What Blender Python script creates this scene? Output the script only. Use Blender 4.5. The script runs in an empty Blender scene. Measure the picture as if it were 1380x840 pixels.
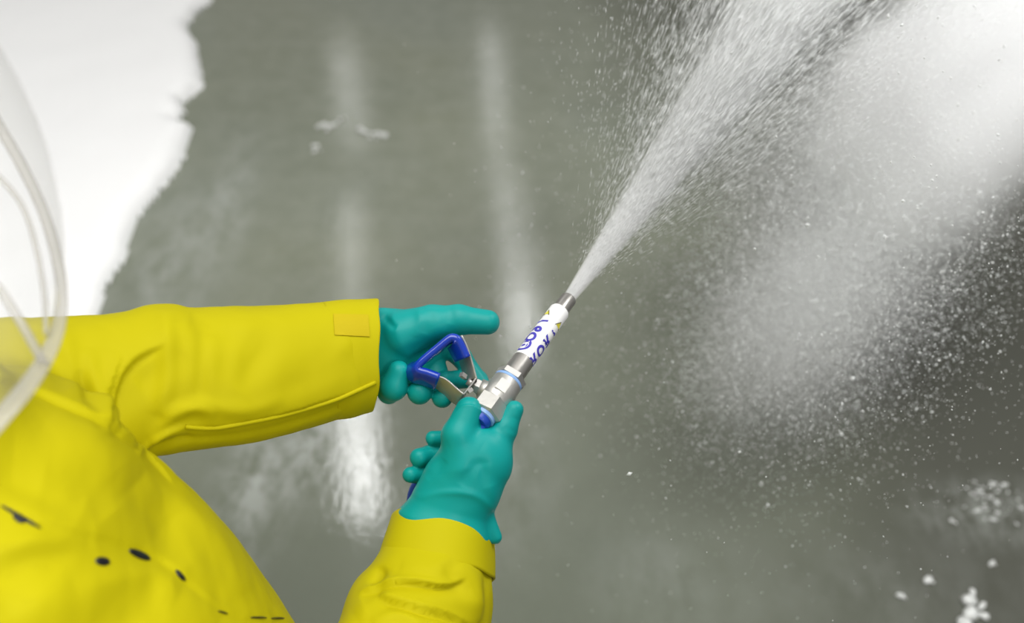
import bpy, bmesh, math, random
import numpy as np
from mathutils import Vector, Matrix, noise as mnoise
from mathutils.bvhtree import BVHTree

# ------------------------------------------------------------------ camera, world, lamps, exposure
SC = bpy.context.scene
PITCH = math.radians(40.0); CAM_H = 2.2; FPX = 1725.0
CP, SP = math.cos(PITCH), math.sin(PITCH)
cam_d = bpy.data.cameras.new('camera'); cam = bpy.data.objects.new('camera', cam_d)
SC.collection.objects.link(cam); SC.camera = cam
cam.location = (0, 0, CAM_H); cam.rotation_euler = (math.pi / 2 - PITCH, 0, 0)
cam_d.sensor_width = 36; cam_d.lens = 45.0; cam_d.clip_start = 0.05
cam_d.dof.use_dof = True; cam_d.dof.focus_distance = 1.45; cam_d.dof.aperture_fstop = 3.0

world = bpy.data.worlds.new('hall_light'); SC.world = world; world.use_nodes = True
bg = world.node_tree.nodes['Background']
bg.inputs[0].default_value = (1.0, 0.99, 0.97, 1); bg.inputs[1].default_value = 0.34

def area(name, loc, sx, sy, power, target=None, rot=None, col=(1, 1, 1)):
    l = bpy.data.lights.new(name, 'AREA'); l.shape = 'RECTANGLE'; l.size = sx; l.size_y = sy
    l.energy = power; l.color = col
    o = bpy.data.objects.new(name, l); SC.collection.objects.link(o); o.location = loc
    if target is not None:
        o.rotation_euler = (Vector(target) - Vector(loc)).to_track_quat('-Z', 'Y').to_euler()
    if rot is not None: o.rotation_euler = rot
    return o
area('skylight', (-0.6, 0.8, 5.4), 4.2, 3.4, 212, (-0.4, 1.5, 0.8), col=(1, .99, .96))
torso_fill = area('torso_fill', (.6, -.6, 2.45), .3, .3, 3.3, (-.76, .52, 1.15), col=(1, .99, .96)); torso_fill.data.spread = math.radians(50)  # unseen fill light added to brighten the torso, its spread kept off the hands

spray_fill = area('spray_fill_light', (1.55, 1.9, 2.9), .5, .5, 12, (0.66, 2.05, 1.05)); spray_fill.data.spread = math.radians(76)  # unseen fill light added above the spray to whiten jet and cloud

def to_world(x, y, d):                      # camera axes (right, up, depth) to world metres
    return Vector((x, d * CP + y * SP, CAM_H - d * SP + y * CP))
def P(px, py, d):
    return to_world((px - 690) / FPX * d, (420 - py) / FPX * d, d)
def F(px, py, z=0.0):                       # the floor point below a line of sight
    a = P(px, py, 1.0) - Vector((0, 0, CAM_H))
    return Vector((0, 0, CAM_H)) + a * ((z - CAM_H) / a.z)

# fluorescent strip lamps in the hall roof, running away from the viewer; the wet floor mirrors them
ROOF = 5.2
def strip_lamp(name, p0, p1, width, radiance, gain=1.6):
    radiance *= gain
    def up(px, py):
        f = F(px, py); d = f - Vector((0, 0, CAM_H)); return f + Vector((d.x, d.y, -d.z)) * (ROOF / -d.z)
    a, b = up(*p0), up(*p1); L = (a - b).length; c = (a + b) / 2
    o = area(name, c, width, L, radiance * width * L * math.pi)
    ang = math.atan2(b.y - a.y, b.x - a.x) - math.pi / 2
    o.rotation_euler = (0, 0, ang)
strip_lamp('strip_lamp', (455, 62), (470, 195), .07, 3)
strip_lamp('strip_lamp', (474, 62), (486, 200), .07, 2.5)
strip_lamp('strip_lamp', (474, 275), (476, 420), .09, 5)
strip_lamp('strip_lamp', (478, 520), (492, 700), .08, 34)
strip_lamp('strip_lamp', (660, 45), (672, 210), .16, 2.2)
strip_lamp('strip_lamp', (678, 230), (700, 400), .15, 3)
strip_lamp('strip_lamp', (700, 350), (706, 480), .11, 13)

SC.view_settings.view_transform = 'Standard'; SC.view_settings.look = 'None'
SC.view_settings.gamma = 1; SC.view_settings.exposure = 0.0; SC.view_settings.use_curve_mapping = False

# ------------------------------------------------------------------ helpers
COL = SC.collection
def link(name, me, m=None, parent=None, smooth=True):
    o = bpy.data.objects.new(name, me); COL.objects.link(o)
    if m: me.materials.append(m)
    if smooth: me.polygons.foreach_set('use_smooth', [True] * len(me.polygons))
    if parent:
        o.parent = parent; o.matrix_parent_inverse = parent.matrix_world.inverted()
    return o
def mesh_from(verts, faces, name='m'):
    me = bpy.data.meshes.new(name); me.from_pydata([tuple(v) for v in verts], [], faces); me.update(); return me
def thing(name, label, cat, loc=(0, 0, 0)):
    o = bpy.data.objects.new(name, None); COL.objects.link(o); o.location = loc
    o['label'] = label; o['category'] = cat; o.empty_display_size = .1
    o.matrix_world = Matrix.Translation(loc); return o
def tag(o, label, cat, kind=None, group=None):
    o['label'] = label; o['category'] = cat
    if kind: o['kind'] = kind
    if group: o['group'] = group
    return o
def lin(c):
    return tuple(((x / 255) / 12.92 if x / 255 <= .04045 else ((x / 255 + .055) / 1.055) ** 2.4) for x in c) + (1,)
def mat(name, rgb, rough=.5, metal=0, spec=.5, bump=None, var=None, sheen=0, coat=0):
    m = bpy.data.materials.new(name); m.use_nodes = True; nt = m.node_tree; N = nt.nodes; b = N['Principled BSDF']
    c = rgb if len(rgb) == 4 else tuple(rgb) + (1,)
    b.inputs['Base Color'].default_value = c; b.inputs['Roughness'].default_value = rough
    b.inputs['Metallic'].default_value = metal; b.inputs['Specular IOR Level'].default_value = spec
    b.inputs['Coat Weight'].default_value = coat
    tc = N.new('ShaderNodeTexCoord')
    if var:
        n = N.new('ShaderNodeTexNoise'); n.inputs['Scale'].default_value = var[0]; n.inputs['Detail'].default_value = 4
        nt.links.new(tc.outputs['Object'], n.inputs['Vector'])
        r = N.new('ShaderNodeMix'); r.data_type = 'RGBA'
        r.inputs[6].default_value = tuple(x * (1 - var[1]) for x in c[:3]) + (1,)
        r.inputs[7].default_value = tuple(min(1, x * (1 + var[1])) for x in c[:3]) + (1,)
        nt.links.new(n.outputs['Fac'], r.inputs[0]); nt.links.new(r.outputs[2], b.inputs['Base Color'])
    if bump:
        n = N.new('ShaderNodeTexNoise'); n.inputs['Scale'].default_value = bump[0]; n.inputs['Detail'].default_value = 3
        nt.links.new(tc.outputs['Object'], n.inputs['Vector'])
        bm_ = N.new('ShaderNodeBump'); bm_.inputs['Strength'].default_value = bump[1]; bm_.inputs['Distance'].default_value = bump[2]
        nt.links.new(n.outputs['Fac'], bm_.inputs['Height']); nt.links.new(bm_.outputs['Normal'], b.inputs['Normal'])
    return m

YEL = mat('yellow_rain_fabric', (.475, .42, .004), .6, spec=.07, bump=(900, .12, .0005), var=(5, .03))
TEAL = mat('teal_rubber', (.002, .305, .285), .42, spec=.25, bump=(500, .08, .0004), var=(18, .05))
BLUE = mat('blue_dipped_plastic', (.006, .040, .41), .12, spec=.6, coat=.3)
HOSEB = mat('blue_hose_rubber', (.01, .06, .42), .35)
STEEL = mat('brushed_steel', (.50, .49, .47), .42, metal=.75, bump=(300, .15, .0006), var=(60, .12))
CAST = mat('cast_steel', (.56, .55, .52), .46, metal=.85, bump=(160, .25, .0008), var=(50, .10))
DARKST = mat('dull_steel_tube', (.40, .385, .36), .36, metal=.85, bump=(400, .2, .0004), var=(70, .15))
WHITEL = mat('white_label', (.85, .85, .84), .4)
INK = mat('blue_print', (.05, .04, .42), .5)
YINK = mat('yellow_print', (.72, .66, .06), .5)
DINK = mat('dark_print', (.08, .08, .03), .5)
SNAP_GAP = mat('black_snap_gap', (.006, .006, .008), .35)
LBLUE = mat('pale_blue_ring', (.25, .42, .75), .35)
SKIN = mat('skin', (.55, .33, .24), .5)
EYE = mat('eye_white', (.8, .8, .78), .2)
BOOT = mat('green_boot_rubber', (.02, .06, .035), .4)
FOAM = mat('white_foam', (.97, .972, .97), .7, spec=.15, bump=(60, .25, .006))
FROTH = mat('thin_froth', (.62, .63, .61), .3, bump=(80, .4, .004))
DROP = mat('water_drop', (.95, .96, .95), .35, spec=.5)
_n = DROP.node_tree; _t = _n.nodes.new('ShaderNodeBsdfTranslucent'); _t.inputs[0].default_value = (.95, .96, .95, 1); _m = _n.nodes.new('ShaderNodeMixShader'); _m.inputs[0].default_value = .5
_n.links.new(_n.nodes['Principled BSDF'].outputs[0], _m.inputs[1]); _n.links.new(_t.outputs[0], _m.inputs[2]); _n.links.new(_m.outputs[0], _n.nodes['Material Output'].inputs[0])

# ------------------------------------------------------------------ floor
fb = []
NX, NY = 2, 2
me = mesh_from([(-14, -6, 0), (14, -6, 0), (14, 22, 0), (-14, 22, 0)], [(0, 1, 2, 3)], 'floor')
FLOORM = bpy.data.materials.new('wet_concrete'); FLOORM.use_nodes = True
nt = FLOORM.node_tree; N = nt.nodes; bs = N['Principled BSDF']
def nnode(t, **k):
    n = N.new(t)
    for a, v in k.items(): setattr(n, a, v)
    return n
def lk(a, b): nt.links.new(a, b)
tc = nnode('ShaderNodeTexCoord')
def fnoise(scale, detail=4, rough=.5, stretch=None, off=(0, 0, 0)):
    mp = nnode('ShaderNodeMapping'); mp.inputs['Location'].default_value = off
    if stretch: mp.inputs['Scale'].default_value = stretch
    lk(tc.outputs['Object'], mp.inputs['Vector'])
    n = nnode('ShaderNodeTexNoise'); n.inputs['Scale'].default_value = scale
    n.inputs['Detail'].default_value = detail; n.inputs['Roughness'].default_value = rough
    lk(mp.outputs[0], n.inputs['Vector']); return n.outputs['Fac']
def ramp(src, p0, c0, p1, c1):
    r = nnode('ShaderNodeValToRGB'); e = r.color_ramp.elements
    e[0].position, e[0].color = p0, c0; e[1].position, e[1].color = p1, c1
    lk(src, r.inputs[0]); return r.outputs[0]
def mixc(f, a, b, mode='MIX'):
    m = nnode('ShaderNodeMix', data_type='RGBA', blend_type=mode)
    if isinstance(f, (int, float)): m.inputs[0].default_value = f
    else: lk(f, m.inputs[0])
    for s, i in ((a, 6), (b, 7)):
        if isinstance(s, tuple): m.inputs[i].default_value = s
        else: lk(s, m.inputs[i])
    return m.outputs[2]
def mth(op, a, b=None, c=None, clamp=False):
    m = nnode('ShaderNodeMath', operation=op, use_clamp=clamp)
    for i, s in enumerate((a, b, c)):
        if s is None: continue
        if isinstance(s, (int, float)): m.inputs[i].default_value = s
        else: lk(s, m.inputs[i])
    return m.outputs[0]
W4 = lambda v: (v, v, v, 1)
c = mixc(ramp(fnoise(.8, 3), .35, W4(0), .65, W4(1)), (.212, .225, .160, 1), (.200, .223, .182, 1))
c = mixc(ramp(fnoise(1.6, 4, off=(3, 1, 0)), .42, W4(0), .68, W4(1)), c, (.185, .203, .150, 1))
c = mixc(ramp(fnoise(14, 5, .6), .35, W4(0), .75, W4(.5)), c, (.29, .305, .25, 1))
c = mixc(ramp(fnoise(55, 4, .6), .4, W4(0), .8, W4(.35)), c, (.16, .17, .14, 1))
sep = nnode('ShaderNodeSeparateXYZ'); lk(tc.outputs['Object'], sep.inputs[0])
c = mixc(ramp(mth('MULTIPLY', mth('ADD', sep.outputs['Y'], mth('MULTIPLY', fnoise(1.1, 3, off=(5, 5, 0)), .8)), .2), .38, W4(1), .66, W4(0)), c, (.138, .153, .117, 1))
# soft pale patches in the floor colour, broken up by noise
def patch(px, py, rx, ry, amt, scale, rot=0):
    global c
    q = F(px, py)
    mp = nnode('ShaderNodeMapping', vector_type='TEXTURE'); mp.inputs['Location'].default_value = q
    mp.inputs['Rotation'].default_value = (0, 0, rot); mp.inputs['Scale'].default_value = (rx, ry, 1)
    lk(tc.outputs['Object'], mp.inputs['Vector'])
    ln = nnode('ShaderNodeVectorMath', operation='LENGTH'); lk(mp.outputs[0], ln.inputs[0])
    f = mth('SUBTRACT', 1.0, ln.outputs['Value'], clamp=True)
    f = mth('MULTIPLY', mth('POWER', f, 1.2), ramp(fnoise(scale, 4, .6, stretch=(1, .5, 1), off=(px, py, 0)), .38, W4(0), .62, W4(1)))
    c = mixc(mth('MULTIPLY', f, amt, clamp=True), c, (.42, .44, .41, 1))
c = mixc(ramp(mth('ADD', sep.outputs['X'], mth('MULTIPLY', fnoise(1.3, 3), .8)), .0, W4(0), 1, W4(1)) if 0 else ramp(mth('MULTIPLY', mth('ADD', sep.outputs['X'], fnoise(1.3, 3)), .4), .28, W4(0), .62, W4(1)), c, (.074, .076, .060, 1))  # wet floor painted darker to the right, offsetting spill from the added spray light
patch(350, 640, .14, .42, .8, 18, -.1)
patch(310, 270, .10, .5, .5, 20)
patch(230, 350, .25, .6, .5, 12)
patch(690, 600, .16, .5, .35, 16)
patch(1340, 690, .26, .14, .45, 30)
patch(1200, 790, .55, .22, .12, 14)
patch(890, 770, .25, .25, .2, 14)
patch(420, 600, .12, .25, .9, 40)
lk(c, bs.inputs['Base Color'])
bs.inputs['Specular IOR Level'].default_value = .5
rg = ramp(fnoise(7, 4, .6, off=(9, 2, 0)), .35, W4(.05), .7, W4(.11))
lk(rg, bs.inputs['Roughness'])
h1 = fnoise(70, 3, .6, stretch=(1, .6, 1)); h2 = fnoise(150, 2)
hh = mth('ADD', mth('MULTIPLY', h1, 1.0), mth('MULTIPLY', h2, .2))
bp = nnode('ShaderNodeBump'); bp.inputs['Strength'].default_value = 1; bp.inputs['Distance'].default_value = .00030
lk(hh, bp.inputs['Height']); lk(bp.outputs['Normal'], bs.inputs['Normal'])
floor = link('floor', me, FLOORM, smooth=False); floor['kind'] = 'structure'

# ------------------------------------------------------------------ maths: lofts, signed-distance bodies, smoothing, relief
def catmull(pts, n):
    pts = [np.array(p, float) for p in pts]
    pts = [2 * pts[0] - pts[1]] + pts + [2 * pts[-1] - pts[-2]]
    out = []
    for i in range(1, len(pts) - 2):
        for j in range(n):
            t = j / n; p0, p1, p2, p3 = pts[i - 1:i + 3]
            out.append(.5 * (2 * p1 + (p2 - p0) * t + (2 * p0 - 5 * p1 + 4 * p2 - p3) * t * t + (3 * p1 - p0 - 3 * p2 + p3) * t ** 3))
    out.append(pts[-2]); return out
def ring_frames(cs, upv):
    fr = []
    for i, p in enumerate(cs):
        t = (cs[min(i + 1, len(cs) - 1)] - cs[max(i - 1, 0)]).normalized()
        u = (upv - t * upv.dot(t)).normalized(); fr.append((t, u, t.cross(u)))
    return fr
def loft(bm, cs, ra, rb, upv=Vector((0, SP, CP)), seg=48, cap=True, expo=2.0, fn=None):
    rings = []
    for i, (p, (t, u, w)) in enumerate(zip(cs, ring_frames(cs, upv))):
        r = []
        for k in range(seg):
            a = 2 * math.pi * k / seg; ca, sa = math.cos(a), math.sin(a)
            if expo != 2.0:
                ca = math.copysign(abs(ca) ** (2 / expo), ca); sa = math.copysign(abs(sa) ** (2 / expo), sa)
            m = fn(i, k, a) if fn else 1.0
            r.append(bm.verts.new(p + u * ca * ra[i] * m + w * sa * rb[i] * m))
        rings.append(r)
    for a, b in zip(rings, rings[1:]):
        for k in range(seg): bm.faces.new((a[k], a[(k + 1) % seg], b[(k + 1) % seg], b[k]))
    if cap: bm.faces.new(list(reversed(rings[0]))); bm.faces.new(rings[-1])
    return rings
def px_loft(bm, st, n=6, **k):              # stations: (px, py, depth, half size across in px, half size in depth in px)
    s = catmull(st, n)
    cs = [P(a[0], a[1], a[2]) for a in s]
    loft(bm, cs, [a[3] / FPX * a[2] for a in s], [a[4] / FPX * a[2] for a in s], **k)
def fin(bm, name='m'):
    bmesh.ops.recalc_face_normals(bm, faces=bm.faces); me = bpy.data.meshes.new(name); bm.to_mesh(me); bm.free(); return me
def tube(bm, pts, r, seg=16, n=8, cap=True):
    pts = [Vector(x) for x in catmull(pts, n)] if n else [Vector(x) for x in pts]
    rr = r if isinstance(r, (list, tuple)) else [r] * len(pts)
    up = Vector((.13, .2, .97)); loft(bm, pts, rr, rr, upv=up, seg=seg, cap=cap)
def vnormals(me):
    n = np.empty(len(me.vertices) * 3, np.float32); me.vertices.foreach_get('normal', n); return n.reshape(-1, 3)
def vco(me):
    n = np.empty(len(me.vertices) * 3, np.float32); me.vertices.foreach_get('co', n); return n.reshape(-1, 3)
def setco(me, co): me.vertices.foreach_set('co', co.astype(np.float32).ravel()); me.update()
def smooth_mesh(me, it, lam=.5):
    co = vco(me).astype(np.float64); e = np.empty(len(me.edges) * 2, np.int32); me.edges.foreach_get('vertices', e); e = e.reshape(-1, 2)
    deg = np.bincount(e.ravel(), minlength=len(co))[:, None]
    for k in range(it):
        s = np.stack([np.bincount(e[:, 0], co[e[:, 1], j], len(co)) + np.bincount(e[:, 1], co[e[:, 0], j], len(co)) for j in range(3)], 1)
        co += (s / np.maximum(deg, 1) - co) * (lam if k % 2 == 0 else -lam * .92 if it > 12 else lam)
    setco(me, co)
def project(co):
    z = co[:, 2] - CAM_H; y = co[:, 1]
    d = y * CP - z * SP; v = y * SP + z * CP
    return 690 + FPX * co[:, 0] / d, 420 - FPX * v / d
def relief(me, strokes):
    """Push folds into a cloth surface along its normals. stroke: (kind, [(px,py)...], width px, height mm)"""
    co = vco(me); nr = vnormals(me); eye = np.array([0, 0, CAM_H]); vd = eye - co; vd /= np.linalg.norm(vd, axis=1)[:, None]
    face = np.clip(((nr * vd).sum(1) + .05) / .25, 0, 1)
    x, y = project(co); disp = np.zeros(len(co))
    for kind, pts, w, h in strokes:
        q = np.array(catmull(pts, 6)); tot = len(q) - 1
        best = np.full(len(co), 1e9); sd = np.zeros(len(co)); tt = np.zeros(len(co))
        m = (x > q[:, 0].min() - 4 * w) & (x < q[:, 0].max() + 4 * w) & (y > q[:, 1].min() - 4 * w) & (y < q[:, 1].max() + 4 * w)
        xi, yi = x[m], y[m]; b = best[m]; s_ = sd[m]; t_ = tt[m]
        for i in range(tot):
            a = q[i]; d = q[i + 1] - a; L = d @ d
            t = np.clip(((xi - a[0]) * d[0] + (yi - a[1]) * d[1]) / L, 0, 1)
            dx = xi - a[0] - t * d[0]; dy = yi - a[1] - t * d[1]; dd = np.hypot(dx, dy)
            u = dd < b; b[u] = dd[u]; s_[u] = (np.sign(d[0] * dy - d[1] * dx))[u]; t_[u] = ((i + t) / tot)[u]
        env = np.sin(np.pi * np.clip(t_, .0, 1)) ** .6
        u = b * s_ / w
        if kind == 'ridge': f = np.exp(-u * u)
        elif kind == 'seam': f = np.exp(-u * u); env = 1
        elif kind == 'step': f = np.where(u > 0, np.exp(-(u / 2.2) ** 2), -.35 * np.exp(-(u / .5) ** 2)) ; f = np.where(u > 0, f * np.clip(u / .12, 0, 1) + (1 - np.clip(u / .12, 0, 1)) * -.35, f)
        disp[m] += f * env * h * .001
    co = co + nr * (disp * face)[:, None]; setco(me, co)
def cloth_noise(me, amp, scale, seed=0):
    co = vco(me); nr = vnormals(me); n = len(co)
    # sum of warped sines: cheap, smooth, anisotropic wrinkles
    rng = np.random.RandomState(seed); v = np.zeros(n)
    for k in range(10):
        a = rng.normal(size=3); a /= np.linalg.norm(a); b = rng.normal(size=3); f = scale * (.6 + 1.2 * rng.rand())
        v += np.sin(co @ a * f + 1.5 * np.sin(co @ b * f * .5 + rng.rand() * 6) + rng.rand() * 6) / 10
    setco(me, co + nr * (v * amp)[:, None])
def remesh(me, vox):
    o = bpy.data.objects.new('tmp', me); COL.objects.link(o)
    m = o.modifiers.new('r', 'REMESH'); m.mode = 'VOXEL'; m.voxel_size = vox; m.adaptivity = 0
    dg = bpy.context.evaluated_depsgraph_get(); r = bpy.data.meshes.new_from_object(o.evaluated_get(dg))
    bpy.data.objects.remove(o); return r
def smin(a, b, k):
    if k <= 0: return np.minimum(a, b)
    h = np.clip(.5 + .5 * (b - a) / k, 0, 1); return b * (1 - h) + a * h - k * h * (1 - h)
def sd_chain(X, Y, Z, pts, k=3.0, zs=1.0):
    out = None
    for (a, b) in zip(pts, pts[1:]):
        ax, ay, az, ra = a; bx, by, bz, rb = b
        ux, uy, uz = bx - ax, by - ay, (bz - az) / zs; L = ux * ux + uy * uy + uz * uz
        qx, qy, qz = X - ax, Y - ay, (Z - az) / zs
        t = np.clip((qx * ux + qy * uy + qz * uz) / L, 0, 1)
        d = np.sqrt((qx - t * ux) ** 2 + (qy - t * uy) ** 2 + (qz - t * uz) ** 2) - (ra + (rb - ra) * t)
        out = d if out is None else smin(out, d, k)
    return out
def surface_nets(v, org, h):
    s = v < 0; nx, ny, nz = v.shape
    acc = np.zeros((nx - 1, ny - 1, nz - 1, 3), np.float32); cnt = np.zeros((nx - 1, ny - 1, nz - 1), np.int16)
    def sl(a, o): return a[o[0]:nx - 1 + o[0], o[1]:ny - 1 + o[1], o[2]:nz - 1 + o[2]]
    for ax in range(3):
        o1, o2 = [i for i in range(3) if i != ax]
        for p in (0, 1):
            for q in (0, 1):
                o = [0, 0, 0]; o[o1] = p; o[o2] = q; e = list(o); e[ax] = 1
                a, b = sl(v, o), sl(v, e); m = (a < 0) != (b < 0); t = np.where(m, a / np.where(m, a - b, 1), 0)
                for c_ in range(3):
                    acc[..., c_] += m * (t if c_ == ax else float(o[c_]))
                cnt += m
    act = cnt > 0; idx = -np.ones(cnt.shape, np.int64); idx[act] = np.arange(act.sum())
    g = np.stack(np.nonzero(act), 1); verts = (g + acc[act] / cnt[act][:, None]) * h + np.array(org)
    faces = []
    for ax in range(3):
        o1, o2 = [(1, 2), (2, 0), (0, 1)][ax]
        a = np.take(s, range(0, s.shape[ax] - 1), ax); b = np.take(s, range(1, s.shape[ax]), ax)
        ch = np.argwhere(a != b); fl = a[tuple(ch.T)]
        ok = (ch[:, o1] > 0) & (ch[:, o2] > 0) & (ch[:, o1] < v.shape[o1] - 1) & (ch[:, o2] < v.shape[o2] - 1)
        ch, fl = ch[ok], fl[ok]
        def at(i, j):
            q = ch.copy(); q[:, o1] -= i; q[:, o2] -= j; return idx[tuple(q.T)]
        f = np.stack([at(0, 0), at(1, 0), at(1, 1), at(0, 1)], 1); f[~fl] = f[~fl][:, ::-1]; faces.append(f)
    return verts, np.concatenate(faces)
def sdf_mesh(fn, lo, hi, h, mapf):
    xs = [np.arange(lo[i], hi[i], h, dtype=np.float32) for i in range(3)]
    X, Y, Z = np.meshgrid(*xs, indexing='ij'); v, f = surface_nets(fn(X, Y, Z), lo, h)
    w = mapf(v); me = bpy.data.meshes.new('sdf')
    me.vertices.add(len(w)); me.vertices.foreach_set('co', w.astype(np.float32).ravel())
    me.loops.add(f.size); me.loops.foreach_set('vertex_index', f.ravel().astype(np.int32))
    me.polygons.add(len(f)); me.polygons.foreach_set('loop_start', np.arange(0, f.size, 4, dtype=np.int32))
    me.polygons.foreach_set('loop_total', np.full(len(f), 4, np.int32)); me.update(calc_edges=True); me.validate(); 
    bm = bmesh.new(); bm.from_mesh(me); bmesh.ops.recalc_face_normals(bm, faces=bm.faces); bm.to_mesh(me); bm.free()
    return me
def hand_map(D):
    k = FPX / D
    def f(v):
        d = D + v[:, 2] / k; x = (v[:, 0] - 690) / FPX * d; y = (420 - v[:, 1]) / FPX * d
        return np.stack([x, d * CP + y * SP, CAM_H - d * SP + y * CP], 1)
    return f

# ------------------------------------------------------------------ the person
person = thing('person', 'person in yellow rain jacket and teal gloves, both hands on the spray lance', 'person', (-.44, .72, 0))

def C3(x, y, d): return to_world(x, y, d)
bm = bmesh.new()
# left sleeve: px, py, depth, half across, half deep
LS = [(-20, 560, 1.30, 100, 95), (40, 540, 1.315, 108, 100), (100, 531, 1.335, 106, 98), (180, 518, 1.36, 98, 92), (222, 511, 1.37, 101, 90), (256, 511, 1.38, 96, 86), (340, 503, 1.405, 91, 80),
      (430, 488, 1.43, 82, 70), (465, 484, 1.439, 78, 66), (474, 482.5, 1.441, 77, 65)]
px_loft(bm, LS, expo=2.25)
RS = [(455, 1130, 1.27, 125, 120), (510, 1000, 1.33, 118, 112), (545, 900, 1.375, 112, 100), (560, 845, 1.40, 104, 92), (577, 800, 1.415, 92, 84), (586, 765, 1.43, 80, 74), (592, 738, 1.44, 75, 70), (595, 722, 1.446, 71, 66)]
px_loft(bm, RS, expo=2.2)
# right upper arm to the shoulder
sh_r = C3(-.36, -.47, 1.09)
loft(bm, [P(455, 1130, 1.27), P(380, 1140, 1.24), (P(455, 1130, 1.27) + sh_r) / 2, sh_r], [.085, .092, .095, .10], [.085, .092, .095, .10])
def ball(c_, r, sc=(1, 1, 1)):
    bmesh.ops.create_icosphere(bm, subdivisions=4, radius=1, matrix=Matrix.Translation(c_) @ Matrix.Diagonal((r * sc[0], r * sc[1], r * sc[2], 1)))
ball(P(455, 1130, 1.27), .092)
ball(C3(-.36, -.47, 1.09), .102)
ball(P(15, 560, 1.31), .10)
# torso: rings from neck to hem
chest = P(62, 880, 1.22)
def body_ring(cx, cy, cz, rx, ry): return (Vector((cx, cy, cz)), rx, ry)
tr = [(-.49, .74, 1.50, .075, .075), (-.49, .73, 1.44, .10, .12), (-.485, .725, 1.38, .15, .17), (-.485, .72, 1.28, .187, .20), (-.455, .715, 1.16, .215, .218),
      (-.410, .71, 1.02, .222, .215), (-.380, .71, .88, .220, .215), (-.40, .71, .74, .23, .22), (-.40, .71, .66, .235, .225)]
s = catmull(tr, 5)
loft(bm, [Vector(a[:3]) for a in s], [a[3] for a in s], [a[4] for a in s], upv=Vector((1, 0, 0)), seg=64, expo=2.1)
jm = remesh(fin(bm), .0029)
smooth_mesh(jm, 10)
cloth_noise(jm, .004, 28, 3)
cloth_noise(jm, .0015, 70, 8)
relief(jm, [
 # left sleeve
 ('step', [(520, 514), (440, 541), (380, 558), (330, 568), (290, 575), (240, 573)], 26, 7),
 ('step', [(222, 466), (180, 490), (157, 530), (152, 590)], 13, 7),
 ('ridge', [(222, 415), (225, 450), (226, 500), (215, 560)], 14, 6),
 ('ridge', [(118, 470), (128, 520), (140, 575)], 12, 6),
 ('ridge', [(85, 440), (95, 490), (110, 540)], 14, 4),
 ('ridge', [(200, 590), (240, 555), (262, 548), (290, 556)], 9, 5),
 ('ridge', [(285, 450), (283, 500), (282, 545)], 16, 4),
 ('ridge', [(400, 470), (350, 510), (310, 545), (270, 562)], 22, 2.5),
 ('ridge', [(330, 430), (318, 490), (300, 540)], 16, 3),
 ('ridge', [(255, 430), (290, 440), (340, 470)], 18, -3),
 ('seam', [(512, 517), (440, 543), (380, 560), (330, 570), (290, 577), (240, 575), (200, 595), (185, 612)], 3.2, 4.0),
 ('seam', [(512, 527), (440, 556), (380, 574), (330, 585), (290, 590), (240, 592)], 3.5, -2.2),
 # torso
 ('step', [(230, 655), (190, 612), (145, 582), (60, 535), (-40, 500)], 20, 5),
 ('ridge', [(20, 610), (90, 610), (170, 640), (230, 700)], 40, 5),
 ('step', [(385, 850), (300, 822), (245, 778), (187, 742), (60, 705), (-20, 670)], 26, 1.8),
 ('ridge', [(-20, 790), (60, 750), (130, 735)], 32, -6),
 ('ridge', [(20, 840), (120, 805), (220, 805), (290, 845)], 34, 4),
 ('ridge', [(60, 645), (120, 655), (150, 690)], 30, -3.5),
 ('step', [(165, 480), (150, 520), (138, 560), (146, 590)], 9, 4),
 ('ridge', [(185, 520), (215, 500), (240, 470)], 20, -4),
 ('ridge', [(250, 430), (262, 480), (255, 540)], 14, 3.5),
 ('ridge', [(275, 440), (270, 490), (268, 535)], 11, -3),
 ('ridge', [(370, 430), (350, 480), (320, 525)], 20, -3),
 ('ridge', [(460, 470), (420, 505), (380, 535)], 16, -2.5),
 ('ridge', [(490, 440), (450, 480), (400, 515)], 13, 2.0),
 ('ridge', [(215, 560), (270, 545), (330, 550), (380, 535)], 10, 3.5),
 ('ridge', [(200, 592), (232, 582), (255, 580)], 5, 4), ('ridge', [(195, 603), (235, 594), (262, 590)], 5, -4),
 ('ridge', [(105, 500), (116, 540), (135, 585)], 8, -4.5),
 ('ridge', [(60, 440), (70, 490), (90, 530)], 14, -4),
 ('ridge', [(70, 560), (130, 600), (180, 650)], 24, 4),
 ('ridge', [(-10, 640), (40, 660), (110, 690)], 18, -4),
 ('ridge', [(150, 640), (200, 690), (250, 760)], 18, -4),
 ('ridge', [(185, 650), (235, 680), (290, 730), (330, 800)], 16, 4.5),
 ('ridge', [(230, 790), (270, 790), (330, 830)], 14, -3),
 ('ridge', [(-20, 745), (60, 730), (120, 728)], 16, 4),
 ('ridge', [(100, 790), (190, 775), (240, 800)], 18, 4),
 # right sleeve
 ('ridge', [(655, 765), (652, 800), (655, 840)], 6, -3),
 ('ridge', [(600, 758), (606, 775), (625, 790)], 8, -3),
 ('ridge', [(500, 840), (540, 828), (575, 850)], 10, 5),
 ('step', [(485, 800), (520, 788), (560, 786), (600, 790), (625, 782)], 14, -11),
 ('step', [(640, 850), (600, 832), (560, 822), (525, 812), (508, 803)], 14, 10),
 ('ridge', [(500, 790), (512, 775), (516, 765)], 7, -6),
 ('ridge', [(620, 760), (640, 790), (648, 840)], 14, 5),
 ('ridge', [(480, 830), (530, 800), (600, 806), (650, 815)], 14, 6),
 ('ridge', [(610, 765), (580, 770), (540, 765)], 14, 3),
])
smooth_mesh(jm, 1)
jacket = link('jacket', jm, YEL, person)
bvh = BVHTree.FromPolygons([v.co.copy() for v in jm.vertices], [tuple(p.vertices) for p in jm.polygons])
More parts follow.
